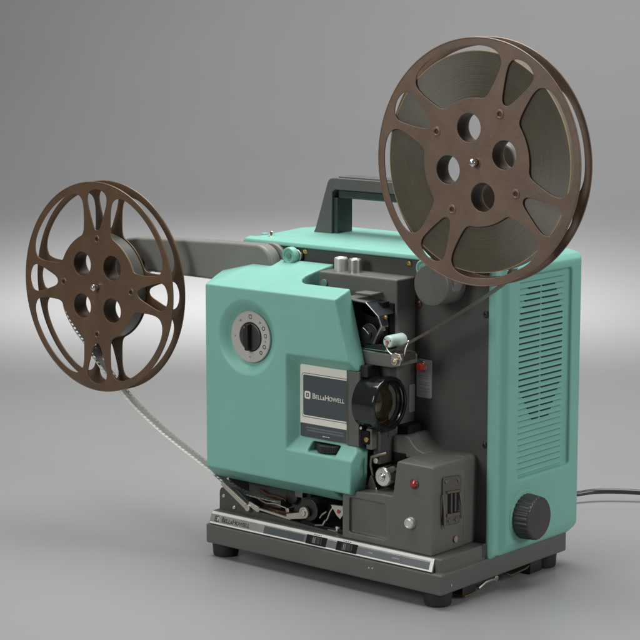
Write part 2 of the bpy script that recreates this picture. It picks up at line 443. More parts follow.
# large black control knob on the right side
s = Shape()
kc = Vector((3.2, 101, 41.5))
s.cyl(kc-Vector((1, 0, 0)), (1, 0, 0), 20.5, 1.7, 'teal_plastic', .8, 64)
b = bmesh.new(); N = 112; rings = []
for t, rr, fl in ((0.6, 17.0, 1), (1.2, 17.6, 1), (12.6, 16.6, 1), (13.6, 15.6, .4), (14.0, 14.6, 0)):
    rings.append([b.verts.new(kc+Vector((t, math.cos(2*PI*i/N)*(rr-(.55*fl if i % 4 < 2 else 0)), math.sin(2*PI*i/N)*(rr-(.55*fl if i % 4 < 2 else 0))))) for i in range(N)])
for p, q in zip(rings[:-1], rings[1:]):
    for i in range(N): b.faces.new([p[i], p[(i+1) % N], q[(i+1) % N], q[i]])
b.faces.new(rings[-1]); bmesh.ops.recalc_face_normals(b, faces=list(b.faces))
s.add(b, 'knob_black' if 'knob_black' in MATS else 'gray_knob') if False else None
plastic('knob_gray', (.035, .033, .031), .34, .5, .5, 1800, .12)
s.add(b, 'knob_gray')
B(s, 'control_knob', proj, 30)

# ---- dark mechanism plate
s = Shape()
s.box(-246, -3.2, 61.6, 66, 16, 236.2, 'plate_paint', .5)
plate = B(s, 'mechanism_plate')
def screw(x, y, z, mat, r=2.6, h=1.6, d=(0, -1, 0), parent=plate):
    s = Shape(); D = Vector(d)
    s.lathe([(0, h*.55), (r*.25, h*.55), (r*.3, h), (r*.7, h*.9), (r, h*.35), (r, 0)], (x, y, z), d, mat, 24)
    return B(s, 'screw', parent)
for x, z, mt, r in ((-182, 233, 'brass', 2.6), (-78.4, 240-7.5, 'brass', 2.6), (-69, 202, 'dark_brass', 2.9), (-6.6, 200.5, 'black_plastic', 2.6), (-6.2, 101.8, 'black_plastic', 2.2)):
    screw(x, 61.7, z, mt, r)

# ---- red reset button on its pale label
s = Shape()
s.prism(rrect(-70.6, -55.9, 130.6, 160.2, 1.6, 4), 'y', 61.0, 61.9, 'pale_label', .15)
for i, zz in enumerate((147.2, 145.5, 142.3, 140.6, 137.6, 135.2)):
    x = -68.3
    while x < -59:
        w = random.uniform(.9, 2.2); s.box(x, min(x+w, -58.4), 60.93, 61.2, zz, zz+.6, 'slate_text', 0); x += w+.4
s.cyl((-64.3, 61.2, 154.8), (0, -1, 0), 4.4, 1.6, 'nickel', .4, 32)
s.cyl((-64.3, 60, 154.8), (0, -1, 0), 3.0, 4.4, 'red_button', .8, 32)
B(s, 'reset_button')

# ---- carrying handle
s = Shape()
out = [(-213.5, 241), (-210.5, 242.4), (-208.3, 246), (-195.6, 284), (-193.4, 287), (-190, 288.0), (-52, 288.0), (-48.6, 287), (-46.4, 284), (-33.7, 246), (-31.5, 242.4), (-28.5, 241), (-52, 240.6), (-52, 276.2), (-54, 278.6), (-188, 278.6), (-190.8, 276.2), (-191.3, 240.6)]
s.prism(out, 'y', 104.5, 126.5, 'handle_paint', 1.1, 3)
s.box(-186, -56, 107.2, 124, 287.6, 289.4, 'handle_paint', .6)
handle = B(s, 'carrying_handle', proj)
s = Shape(); s.box(-187.5, -56, 108, 129.5, 271.5, 278.9, 'handle_rubber', 1.6, 3)
s.box(-191.0, -187.0, 107, 126.0, 241.5, 272, 'handle_rubber', .5)
B(s, 'grip', handle)

# ---- lens block on the plate, and the two silver caps on it
s = Shape()
s.box(-149, -72, 38, 62, 104, 223.2, 'gray_paint', 1.6, 3)
s.box(-71.9, -71.4, 53.4, 60.6, 119.3, 140.6, 'pale_label', .1)
block = B(s, 'lens_block')
for x, mt in ((-136.2, 'silver_paint'), (-122.4, 'chrome')):
    s = Shape(); s.lathe([(0, 0), (5.2, 0), (5.2, 9.6), (4.6, 10.5), (3.2, 10.7), (2.9, 10.2), (0, 10.2)], (x, 50, 223), (0, 0, 1), 'brushed_silver' if x > -130 else 'silver_paint', 40); B(s, 'cap', block)
s = Shape(); s.cyl((-142.5, 38, 214.0), (0, -1, 0), 3.2, 1.6, 'teal_knob_glint', .4, 24); B(s, 'screw', block)

# film gate and lamp hood, in the gap between the cover and the block
s = Shape()
hood = [(-100, 207.8), (-86.6, 207.0)]
s.prism([(-110, 207.2), (-86.6, 205.8), (-86.3, 207.0), (-110, 208.4)], 'y', 19, 37.6, 'gray_paint', .2)
s.prism([(-86.6, 205.8), (-75.0, 196.8), (-73.6, 197.6), (-86.3, 207.0)], 'y', 19, 37.6, 'hood_dark', .2)
s.prism([(-75.0, 196.8), (-72.2, 190.0), (-70.8, 190.2), (-73.6, 197.6)], 'y', 19, 27, 'hood_dark', .2)
s.tube([(-86.4, 18.8, 206.5), (-74.2, 18.8, 197.2), (-71.4, 18.8, 190.0), (-75.6, 18.8, 182.6)], .38, 'nickel', 8)
s.box(-101, -85.3, 24, 37, 211.2, 212.6, 'gray_paint', .3)
s.prism([(-79, 201), (-73.8, 197.5), (-70.8, 190.2), (-75.2, 182.6), (-78.5, 176), (-80.2, 176), (-76.8, 183.2), (-73.0, 190.0), (-75.4, 196.4), (-80, 200)], 'y', 19, 24, 'steel_dark', .2)
s.box(-112, -79, 30, 37.9, 168, 206, 'black_void', .4)
s.prism([(-99, 204), (-88, 203.5), (-80, 196), (-88, 194), (-99, 196)], 'y', 30, 31.5, 'teal_knob_glint', .3)  # teal reflection in the dark interior, put in as a coloured plate
s.box(-100, -74, 36.5, 37.9, 176, 205, 'black_void', .2)
s.cyl((-86, 30, 182), (0, -1, 0), 8.5, 8, 'black_plastic', .8)
s.cyl((-86, 22, 182), (0, -1, 0), 3, 1.6, 'black_plastic', .4)
s.tube([(-90, 20, 187), (-86, 19.6, 184.6), (-84, 19.4, 183)], .4, 'chrome', 8)
s.box(-96, -70, 22, 36, 171, 176, 'black_plastic', .8)
for x, z in ((-77.3, 195.6), (-71.6, 196.2)): s.cyl((x, 25, z), (0, -1, 0), 1.5, 2.2, 'brass', .3, 16)
s.cyl((-73.2, 25, 187.0), (0, -1, 0), 1.1, 2, 'brass', .3, 16)
s.tube([(-74.5, 24, 186), (-72, 23.2, 189.5), (-68.5, 23, 190)], .6, 'steel_dark', 8)
B(s, 'film_gate')
# shelf carrying the guide roller
s = Shape()
s.prism([(-97, 171.5), (-56.5, 170.2), (-51.5, 168), (-51.5, 161.5), (-56, 160.6), (-97, 160.2)], 'y', 11.5, 37.5, 'gray_paint', .8)
s.box(-92, -61, 13, 20, 171.6, 173.4, 'teal_plastic', .4)
s.bm.transform(Matrix.Translation((-7.2, 9.2, -1.0)))
shelf = B(s, 'roller_shelf')
s = Shape()
s.cyl((-53.5, 13, 165.6), (0, -1, 0), 2.6, 2.4, 'nickel', .4, 20); s.cyl((-53.5, 11.2, 165.6), (0, -1, 0), 1.2, 1.2, 'brass', .2, 16)
s.prism([(-58, 171), (-54.5, 172.2), (-50, 171.2), (-48.5, 167.5), (-50, 162.8), (-54.5, 162.2), (-58.2, 165)], 'y', 13.2, 14.6, 'nickel', .25)
s.tube([(-57.5, 13.6, 170.5), (-61, 13.6, 173), (-63.2, 13.7, 176), (-62.3, 13.8, 179)], .7, 'nickel', 8)
s.cyl((-50.5, 13.4, 169.2), (0, -1, 0), 1.0, 1.4, 'brass', .2, 14)
s.box(-52, -47.5, 14, 30, 166, 172, 'steel_dark', .6)
s.tube([(-48, 16, 170), (-47.6, 17, 176), (-48.4, 22, 181)], .6, 'nickel', 8)
s.bm.transform(Matrix.Translation((-5.6, 7.4, -1.0)))
B(s, 'roller_bracket', shelf)
s = Shape()
rc = (-62.3, 14.2, 179.4)
s.lathe([(0, -.3), (1.2, -.3), (1.2, .3), (2.2, .3), (2.4, -.1), (3.9, 0), (4.6, .8), (4.8, 1.8), (4.8, 17.4), (4.1, 18.8), (0, 18.8)], rc, (0, 1, 0), 'aqua_roller', 40)
s.cyl((-62.3, 14.1, 179.4), (0, -1, 0), 1.3, .5, 'red_button', .1, 16)
for k in range(3):
    a = k*2*PI/3+.4; s.cyl((-62.3+3.1*math.cos(a), 14.05, 179.4+3.1*math.sin(a)), (0, -1, 0), .5, .3, 'dark_brass', 0, 10)
s.bm.transform(Matrix.Translation((-5.6, 7.4, -1.0)))
B(s, 'guide_roller', shelf)

# ---- projection lens
s = Shape()
LC = Vector((-118, 22.6, 131.3)); L0 = 31.5
s.lathe([(0, L0), (20.4, L0), (20.4, 45.6), (20.9, 46.2), (20.9, 51.4), (20.4, 52.2), (18.9, 52.6), (18.0, 52.3), (17.8, 50.6), (16.9, 50.2), (16.6, 48.0), (15.4, 46.8), (15.2, 45.0)], LC, (1, 0, 0), 'black_gloss', 96)
s.lathe([(15.3, 45.2), (15.0, 44.2), (14.8, 42), (14.2, 40)], LC, (1, 0, 0), 'black_plastic', 72)
lens = B(s, 'projection_lens')
s = Shape()
s.lathe([(15.0, 44.0), (13.4, 45.0), (11, 46.1), (7, 47.3), (3, 47.9), (0, 48.0)], LC, (1, 0, 0), 'lens_glass', 64)
s.lathe([(15.2, 44.4), (14.2, 44.9)], LC, (1, 0, 0), 'lens_amber', 64)
B(s, 'front_glass', lens)
# gray lens mount and focusing bits below it
s = Shape()
s.box(-96.9, -86.2, 10.3, 37, 97.6, 155.0, 'gray_paint', .5)
s.box(-88.6, -72, 29, 37.8, 104, 176, 'plate_paint', .8)
s.box(-86.4, -80, 13, 30, 151, 160, 'black_plastic', .6)
s.box(-88.3, -78, 12.5, 29, 100, 110.5, 'black_void', .8)
s.box(-82, -76.5, 14, 24, 96, 112, 'gray_paint', .8)
s.box(-80, -73, 20, 58, 84, 110, 'plate_paint', 1.2)
s.box(-74, -62, 40, 60, 104, 112, 'black_void', 1.)
s.cyl((-84, 11.5, 112.6), (0, -1, 0), 1.2, 1.6, 'chrome', .3, 14)
s.cyl((-80, 12.8, 104), (0, -1, 0), 2.0, 1.4, 'brass', .3, 14)
s.tube([(-77, 16, 90.5), (-71, 16, 93.0), (-65, 18, 95)], 1.7, 'bronze', 12)
s.cyl((-72.5, 15, 88.5), (0, -1, 0), 2.2, 1.6, 'nickel', .4, 18)
s.tube([(-78, 16, 91), (-79, 16, 84), (-77.5, 17, 76)], 1.0, 'steel_dark', 10)
s.box(-84, -60, 34, 60, 62, 92, 'black_void', .8)
B(s, 'lens_mount')
# chrome sound drum
s = Shape()
s.lathe([(0, -2.2), (2.0, -2.2), (2.0, -1.2), (2.8, -1.2), (3.0, -.2), (6.6, 0), (7.6, 1.0), (7.8, 2.6), (7.8, 16), (7.2, 17.6), (0, 17.6)], (-66.2, 14, 76.8), (0, 1, 0), 'chrome', 48)
s.prism([(-80, 76), (-77.6, 74), (-72.5, 63), (-74, 59.5), (-79.5, 61), (-83, 68)], 'y', 17, 21, 'steel_dark', .4)
s.cyl((-74, 16.8, 66), (0, -1, 0), 1.2, .8, 'chrome', .2, 12)
B(s, 'sound_drum')

# ---- sound head box at the lower right
def soundbox_bm():
    b = prism_bm([(-55.5, 26.6), (-53.2, 40), (-46, 92.5), (-43.5, 94.9), (-13.2, 94.2), (-12.2, 92), (-13.6, 26.6)], 'y', 5.6, 45.9, 0)
    cut = [('UNION', prism_bm([(-98.2, 26.6), (-98.2, 60), (-95.5, 63.5), (-60, 66.4), (-50, 66.4), (-50, 26.6)], 'y', 5.9, 30, 0)),
           ('DIFFERENCE', prism_bm(rrect(-91.6, -56.6, 31.8, 59.2, 1.4, 3), 'y', 0, 9.2, 0)),
           ('DIFFERENCE', prism_bm([(0, 93.0), (10, 94.0), (20, 95.6), (60, 98), (60, 120), (0, 120)], 'x', -70, 0, 0))]
    return boolean(b, cut, .55, 9)
s = Shape(); s.add(soundbox_bm(), 'gray_paint')
s.box(-50, -16, 44, 48, 27, 90, 'black_void', 0)
s.prism([(-76, 26.6), (-14.6, 26.6), (-13.4, 92.4), (-16, 94.4), (-36, 93.2), (-44.6, 94.2), (-50.5, 97), (-54.8, 101), (-58.0, 105.0), (-61, 106.2), (-76, 104.2)], 'y', 47.1, 68.6, 'gray_paint', .9, 3)
s.prism([(-73, 88), (-43, 91), (-43.2, 95.0), (-50.0, 97.2), (-54.4, 101), (-57.6, 105.0), (-60.6, 106.0), (-73, 104.4)], 'y', 35, 47.0, 'gray_paint', .8, 3)
sb = B(s, 'sound_head_box', proj, 40)
s = Shape(); s.lathe([(0, 2.9), (1.2, 2.8), (2.4, 2.2), (3.1, 1.0), (3.4, 0)], (-29.3, 5.7, 79.0), (0, -1, 0), 'red_lens', 32); s.lathe([(3.4, .9), (4.0, .7), (4.1, 0)], (-29.3, 5.7, 79.0), (0, -1, 0), 'plate_paint', 32); B(s, 'pilot_light', sb)
s = Shape(); s.lathe([(0, 3.6), (2.5, 3.6), (2.6, 3.9), (3.2, 3.9), (3.9, 3.2), (4.1, 2.2), (4.1, .2), (4.6, 0), (0, 0)], (-32.4, 5.7, 49), (0, -1, 0), 'silver_paint', 36); B(s, 'thumb_screw', sb)
s = Shape()          # metal latch on the right side
X0 = -12.6
def yz(ring, x0, x1, mat, bev=.2): s.prism(ring, 'x', x0, x1, mat, bev)
yz([(17.2, 84.5), (38.0, 82.4), (39.6, 80), (39.2, 70), (37.4, 68.5), (37.4, 54), (38.6, 48), (37.5, 46.2), (18.5, 48), (17.4, 50), (17.8, 68), (16.6, 71), (16.2, 82)], X0, X0+1.4, 'steel_dark', .3)
yz([(22, 72), (35, 70.8), (34.6, 54.5), (22, 55.6)], X0+1.2, X0+1.6, 'black_void', .05)
for a in ((15.6, 19.6, 72, 46), (36.4, 39.4, 70, 50)):
    s.tube([(X0+1.8, a[0], a[2]), (X0+3.0, a[0]+.8, (a[2]+a[3])/2), (X0+1.8, a[0]+2.6, a[3])], .75, 'bronze', 10)
yz([(20.6, 73.4), (36.6, 72.0), (36.4, 70.4), (20.6, 71.6)], X0+1.2, X0+2.6, 'bronze', .2)
yz([(20.6, 56.4), (36.2, 55.0), (36.2, 52.6), (20.6, 54.0)], X0+1.2, X0+2.6, 'bronze', .2)
yz([(25.5, 71), (27.2, 70.8), (27.2, 56), (25.5, 56.2)], X0+1.4, X0+2.2, 'steel_dark', .2)
yz([(30.5, 71), (32.2, 70.8), (32.2, 56), (30.5, 56.2)], X0+1.4, X0+2.2, 'steel_dark', .2)
for y, z in ((20, 80.6), (35.6, 79), (24, 50.6), (32.5, 50)): s.cyl((X0+1.2, y, z), (1, 0, 0), 1.5, 1.1, 'bronze', .3, 16)
B(s, 'latch', sb)
s = Shape(); s.cyl((-13.0, 34.5, 34.2), (1, 0, 0), 2.4, .9, 'pink_plug', .2, 24); B(s, 'plug', sb)

# ---- film path under the cover
s = Shape()
s.prism([(-228.5, 24), (-228.2, 41.5), (-227, 44.2), (-224, 45.8), (-213, 46.0), (-208, 44.5), (-199, 38.5), (-190, 33), (-184, 31), (-100, 27), (-100, 24)], 'y', 9.4, 12.4, 'plate_paint', .4)
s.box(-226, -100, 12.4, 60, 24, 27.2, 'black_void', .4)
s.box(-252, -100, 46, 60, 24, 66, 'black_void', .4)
s.box(-215, -150, 30, 34, 26, 52, 'plate_paint', .5)
s.cyl((-166, 30, 44), (0, -1, 0), 6, 5, 'black_plastic', .8)
s.box(-181, -171, 18, 26, 34.5, 41, 'steel_dark', .8)
s.tube([(-196, 20, 38), (-186, 18, 36.5), (-176, 18, 37.5), (-165, 18, 36)], .6, 'link_metal', 8)
s.box(-158, -150, 20, 26, 46, 52, 'steel_dark', .5)
s.tube([(-200, 26, 44), (-190, 25, 41), (-180, 24, 42), (-170, 24, 40)], 1.4, 'dark_brass', 10)
s.box(-190, -155, 18, 24, 29, 33, 'dark_brass', .5)
for x, z, r in ((-200, 31, 2.2), (-176, 30.5, 1.8), (-160, 36, 2)): s.cyl((x, 20, z), (0, -1, 0), r, 7, 'nickel', .4, 18)
s.box(-146, -104, 13, 40, 27, 30, 'black_plastic', .4)
path = B(s, 'film_path_bracket')
for x, z in ((-223.2, 38.5), (-212.2, 30.6)): screw(x, 9.5, z, 'nickel', 1.9, 1.5, parent=path)
s = Shape()
def bar(p, q, w, y0, y1, mat):
    d = Vector((q[0]-p[0], q[1]-p[1])).normalized(); n = Vector((-d.y, d.x))*w/2; d = d*w*.4
    P, Q = Vector(p), Vector(q)
    s.prism([tuple(P-n*.8-d), tuple(Q-n), tuple(Q-n*.4+d), tuple(Q+n*.4+d), tuple(Q+n), tuple(P+n*.8-d)], 'y', y0, y1, mat, .3)
bar((-221.5, 48.5), (-196, 33.6), 4.4, 6.0, 8.4, 'link_metal')
s.cyl((-195.2, 7, 33.6), (0, -1, 0), 2.7, 1.8, 'nickel', .4, 20)
bar((-193, 36.6), (-185, 33.8), 4.6, 6.6, 8.6, 'nickel')
bar((-188, 34.6), (-152, 31.6), 1.8, 7.0, 9.2, 'link_metal')
bar((-153, 33.6), (-138.2, 36.8), 5.2, 6.6, 9.0, 'link_metal')
s.cyl((-137.6, 9.0, 39.0), (0, -1, 0), 4.6, 2.6, 'link_metal', .6, 32)
s.cyl((-137.6, 6.6, 39.0), (0, -1, 0), 2.6, 1.6, 'nickel', .5, 24)
s.cyl((-135.4, 24, 41.0), (0, -1, 0), 8.8, 13.6, 'black_plastic', 1., 40)
s.tube([(-121, 12, 33), (-117, 11, 37), (-114, 10.4, 43), (-111, 10, 47)], .7, 'link_metal', 8)
s.tube([(-125.5, 12, 36), (-123, 11.4, 39), (-118, 10.8, 42.4)], .7, 'link_metal', 8)
s.tube([(-130, 12, 29.5), (-122, 11.4, 31), (-119, 11, 35.4)], 1.1, 'nickel', 8)
s.prism([(-113, 49), (-99.6, 50), (-99.8, 44), (-103.5, 39), (-107, 41.4)], 'y', 9.5, 11.5, 'nickel', .4)
s.cyl((-104.5, 9.6, 45.0), (0, -1, 0), 1.6, .8, 'red_lens', .2, 14)
s.cyl((-110.0, 16, 27), (0, 0, 1), 3.2, 4.6, 'nickel', .5, 20)
s.box(-118, -110, 12, 19, 26.6, 28.4, 'brushed_silver', .3)
B(s, 'loop_arm', path)

# ---- front cover (mint)
def wedge(pts_top, d):                       # closed convex solid from a quad pushed along d
    b = bmesh.new(); lo = [b.verts.new(p) for p in pts_top]; hi = [b.verts.new(Vector(p)+Vector(d)) for p in pts_top]
    n = len(lo); b.faces.new(lo[::-1]); b.faces.new(hi)
    for i in range(n): b.faces.new([lo[i], lo[(i+1) % n], hi[(i+1) % n], hi[i]])
    bmesh.ops.recalc_face_normals(b, faces=list(b.faces)); return b
def cover_bm():
    body = prism_bm([(-233, 0), (-150, 0), (-138, 4), (-138, 19.4), (-146, 20.2), (-152.5, 23), (-156.5, 28), (-157.6, 34), (-156, 42), (-150, 58.5), (-262, 58.5), (-248, 28)], 'z', 44, 240)
    slab = prism_bm([(-215, 44), (-215, 240), (-109.2, 240), (-101, 209.5), (-86.8, 156.4), (-87.6, 155.2), (-97.0, 155.2), (-97.0, 97.4), (-88, 97.4), (-84.2, 94), (-86.6, 52), (-88, 50.2), (-90, 50), (-110, 44)], 'y', 0, 20.2)
    cut = [('UNION', slab)]
    # sloping top
    cut.append(('DIFFERENCE', wedge([(-300, -5, 208.1), (-50, -5, 208.1), (-50, 75, 230.9), (-300, 75, 230.9)], (0, 0, 40))))
    cut.append(('DIFFERENCE', wedge([(-300, 75, 210.0), (-233.2, -5, 208.1), (-208, 75, 232.0), (-300, 76, 240)][:3], (0, 0, 40))))
    # underside: chamfer at the front and left, flat behind
    cut.append(('DIFFERENCE', prism_bm([(-5, 66.6), (0, 63.2), (20.2, 50.2), (70, 50.0), (70, 30), (-5, 30)], 'x', -300, -40)))
    cut.append(('DIFFERENCE', prism_bm([(-5, 64.6), (0, 63.2), (2.5, 61.8), (70, 61.5), (70, 30), (-5, 30)], 'x', -105, -50)))
    cut.append(('DIFFERENCE', wedge([(-240, -5, 66), (-240, 70, 66), (-214, 70, 48), (-214, -5, 48)], (-20, 0, -40))) if False else ('DIFFERENCE', prism_bm([(-300, 40), (-240, 40), (-300, 70)], 'y', -5, 80)))
    # label window with sloping surround, open to the right
    P = lambda x, y, z: (x, y, z)
    fr = bmesh.new()
    a = [(-149.6, 0, 163.4), (-149.6, 0, 88.2), (-60, 0, 88.2), (-60, 0, 163.4)]
    c = [(-143.2, 10.1, 155.2), (-143.2, 10.1, 98.2), (-60, 10.1, 98.2), (-60, 10.1, 155.2)]
    A2 = [fr.verts.new((p[0]-(0 if p[0] < -100 else 0)+(-.64 if p[0] < -100 else 0), -1, p[2]+(.8 if p[2] > 120 else -1))) for p in a]; Cc = [fr.verts.new(p) for p in c]
    fr.faces.new(A2[::-1]); fr.faces.new(Cc)
    for i in range(4): fr.faces.new([A2[i], A2[(i+1) % 4], Cc[(i+1) % 4], Cc[i]])
    bmesh.ops.recalc_face_normals(fr, faces=list(fr.faces))
    cut.append(('DIFFERENCE', fr))
    pass
    # dial dish
    d = Shape(); d.lathe([(0, -1), (31.0, -1), (29.6, .0), (28.6, .5), (25.6, 2.6), (22.6, 5.4), (20.8, 6.4), (0, 6.4)], (-189.5, 0, 171.3), (0, 1, 0), 'teal_plastic', 72)
    cut.append(('DIFFERENCE', d.bm))
    # slot of the framing wheel
    cut.append(('DIFFERENCE', prism_bm(rrect(-129.6, -101.8, 89.2, 96.6, .8, 2), 'y', -5, 17)))
    return boolean(body, cut, .62, 10)
s = Shape(); s.add(cover_bm(), 'teal_plastic')
s.box(-128, -104.5, 16.2, 17, 90, 96, 'black_void', 0)
cover = B(s, 'front_cover', proj, 60)

# framing wheel
s = Shape()
b = bmesh.new(); rings = []; N = 96
for t, rr in ((0, .96), (.5, 1), (5.2, 1), (5.7, .96)):
    rings.append([b.verts.new((-115+math.cos(2*PI*i/N)*12.4*rr*(1 if i % 2 else .965), 14.8+math.sin(2*PI*i/N)*12.4*rr*(1 if i % 2 else .965), 90.0+t)) for i in range(N)])
for p, q in zip(rings[:-1], rings[1:]):
    for i in range(N): b.faces.new([p[i], p[(i+1) % N], q[(i+1) % N], q[i]])
b.faces.new(rings[0][::-1]); b.faces.new(rings[-1]); bmesh.ops.recalc_face_normals(b, faces=list(b.faces))
s.add(b, 'black_plastic'); B(s, 'framing_wheel', cover)

# name plate
s = Shape()
s.prism(rrect(-142.9, -97.0, 98.5, 154.9, 1.8, 4, (0, 1, 1, 0)), 'y', 9.3, 10.6, 'cream', .1)
s.prism(rrect(-142.7, -97.05, 98.7, 109.4, 1.6, 4, (0, 0, 1, 0)), 'y', 9.22, 9.5, 'slate', .03)
s.prism(rrect(-141.4, -97.05, 114.2, 148.6, 2.4, 6, (0, 1, 1, 0)), 'y', 9.24, 9.5, 'slate', .03)
s.prism(rrect(-140.95, -97.04, 114.65, 148.15, 2.1, 6, (0, 1, 1, 0)), 'y', 9.20, 9.5, 'cream', .03)
s.prism(rrect(-139.9, -97.03, 115.7, 147.1, 1.6, 6, (0, 1, 1, 0)), 'y', 9.16, 9.5, 'slate', .03)
small_caps(s, 'cream', (-130.3, 9.1, 129.5), (1, 0, 0), (0, 0, 1), 31.6, .14, .05)
s.prism(rrect(-138.4, -132.6, 128.6, 134.6, 1.4, 4), 'y', 9.10, 9.3, 'cream', .03)
s.prism(rrect(-136.9, -134.1, 130.1, 133.1, .3, 2), 'y', 9.06, 9.3, 'slate', .03)
s.prism(rrect(-136.1, -134.9, 130.9, 132.3, .2, 2), 'y', 9.02, 9.3, 'cream', .03)
for zz, xa, xb in ((105.6, -137, -99.5), (103.6, -136, -99.5)):       # small unreadable print
    x = xa
    while x < xb-1:
        w = random.choice((.9, 1.2, 1.5)); s.box(x, x+w, 9.12, 9.3, zz, zz+1.15, 'slate_text', 0); x += w+.35
for x, w in ((-120.5, 2.4), (-117.6, 1.2), (-115.9, 2.4)): s.box(x, x+w, 9.12, 9.3, 100.9, 101.5, 'cream', 0)
B(s, 'name_plate', cover)

# mode dial
s = Shape()
DC = Vector((-189.5, 4.2, 171.3))
s.lathe([(0, 2.0), (20.0, 2.0), (20.2, .4), (19.8, 0), (11.9, 0), (11.5, .3), (11.4, 1.6), (0, 1.6)], DC, (0, 1, 0), 'dial_gray', 72)
s.lathe([(0, 1.5), (11.3, 1.5), (11.3, 1.0), (0, 1.0)], DC, (0, 1, 0), 'black_plastic', 60)
s.lathe([(0, -.6), (9.6, -.6), (10.6, -.1), (10.9, 1.2)], DC, (0, 1, 0), 'knob_gray', 60)
s.box(DC.x-1.7, DC.x+1.7, DC.y-5.2, DC.y, DC.z-10.2, DC.z+10.2, 'black_plastic', .5)
s.box(DC.x-6.8, DC.x-6.1, DC.y-1.1, DC.y, DC.z-7.5, DC.z+7.5, 'knob_gray', .2)
s.hexa([(DC.x-5.6, DC.y-1.5, DC.z+6.0), (DC.x-1.2, DC.y-1.5, DC.z+8.6), (DC.x-.2, DC.y, DC.z+8.6), (DC.x-5.6, DC.y, DC.z+6.6), (DC.x-5.6, DC.y-1.5, DC.z+7.6), (DC.x-1.2, DC.y-1.5, DC.z+10.0), (DC.x-.2, DC.y, DC.z+9.9), (DC.x-5.6, DC.y, DC.z+7.9)], 'mark_orange', .1)
def mark(deg, kind, mat, r=15.8, sc=1.):
    a = math.radians(deg); cx, cz = DC.x+r*math.cos(a), DC.z+r*math.sin(a); y0, y1 = DC.y-.09, DC.y+.1
    if kind == 'tri': s.prism([(cx+1.5*sc*math.cos(a+k), cz+1.5*sc*math.sin(a+k)) for k in (PI, PI+2.1, PI-2.1)], 'y', y0, y1, mat, 0)
    elif kind == 'ring': s.add(plate_bm(circ(cx, cz, 1.5*sc, 20), [circ(cx, cz, 1.05*sc, 20)], y0, y1, .01), mat)
    elif kind == 'sq': s.add(plate_bm(rrect(cx-1.4*sc, cx+1.4*sc, cz-1.6*sc, cz+1.6*sc, .5, 3), [rrect(cx-1.0*sc, cx+1.0*sc, cz-1.2*sc, cz+1.2*sc, .3, 3)], y0, y1, .01), mat)
    elif kind == 'dot': s.prism(circ(cx, cz, .7*sc, 12), 'y', y0, y1, mat, 0)
mark(90, 'sq', 'mark_dark'); mark(130, 'tri', 'mark_dark'); mark(50, 'tri', 'mark_dark'); mark(182, 'dot', 'mark_dark'); mark(268, 'tri', 'mark_dark', sc=.6)
mark(30, 'ring', 'mark_orange', sc=1.1); mark(8, 'sq', 'mark_dark', sc=.9); mark(-8, 'dot', 'mark_dark'); mark(-24, 'ring', 'mark_orange', sc=1.1); mark(-46, 'ring', 'mark_dark')
B(s, 'mode_dial', cover)

# ---- mint knobs beside the arm pivots
for kx, kz in ((-191.8, 229.8), (-58.8, 231.2)):
    s = Shape()
    s.cyl((kx+3.6, 60, kz-.2), (0, -1, 0), 5.0, 2.4, 'nickel', .5, 32)
    s.lathe([(0, 1.2), (4.2, 1.2), (4.8, .2), (5.9, 0), (6.6, .8), (6.8, 2), (6.8, 5.5), (6.2, 6.2), (0, 6.2)], (kx, 51.6, kz), (0, 1, 0), 'teal_plastic', 40)
    s.cyl((kx, 52.9, kz), (0, -1, 0), 2.4, .9, 'teal_knob_glint', .3, 24)
    s.cyl((kx, 57, kz), (0, 1, 0), 3.6, 5, 'nickel', .3, 24)
    B(s, 'release_knob')

# ================================================================== reel arms
RL = (-369.8, 192.5); RR = (16.5, 317.1)
s = Shape()
out = []
for i in range(19):
    a = math.radians(-90+180*i/18*1.0); out.append((-218+16.4*math.cos(a), 221.3+16.4*math.sin(a)))
out += [(-245, 237.4), (-300, 235.4), (-352, 233.2), (-366, 231)]
for i in range(13):
    a = math.radians(100+160*i/12); out.append((-368+20*math.cos(a), 203+22*math.sin(a)))
out += [(-356, 190), (-347, 203.0), (-338, 205.2)]
s.prism(out, 'y', 43, 56, 'arm_paint', 2.6, 4)
s.lathe([(0, 0), (15.8, 0), (16.4, .6), (16.4, 6), (15.9, 6.3)], (-214, 56, 221.6), (0, 1, 0), 'arm_paint', 56)
armL = B(s, 'reel_arm', proj)
s = Shape()
s.cyl((RL[0], 44, RL[1]), (0, -1, 0), 3.4, 22, 'nickel', .6, 24)
s.cyl((RL[0], 22, RL[1]), (0, -1, 0), 2.3, 9.5, 'chrome', .3, 24)
s.lathe([(0, 5.6), (1.6, 5.3), (2.9, 4.0), (3.2, 2.4), (2.8, .9), (2.0, 0)], (RL[0], 12.8, RL[1]), (0, -1, 0), 'chrome', 28)
B(s, 'spindle', armL)
s = Shape(); s.cyl((-347, 43.2, 212), (0, -1, 0), 4.6, 6, 'black_plastic', 1., 28); s.cyl((-347, 37.4, 212), (0, -1, 0), 2.4, 1.4, 'chrome', .4, 20); B(s, 'lock_button', armL)

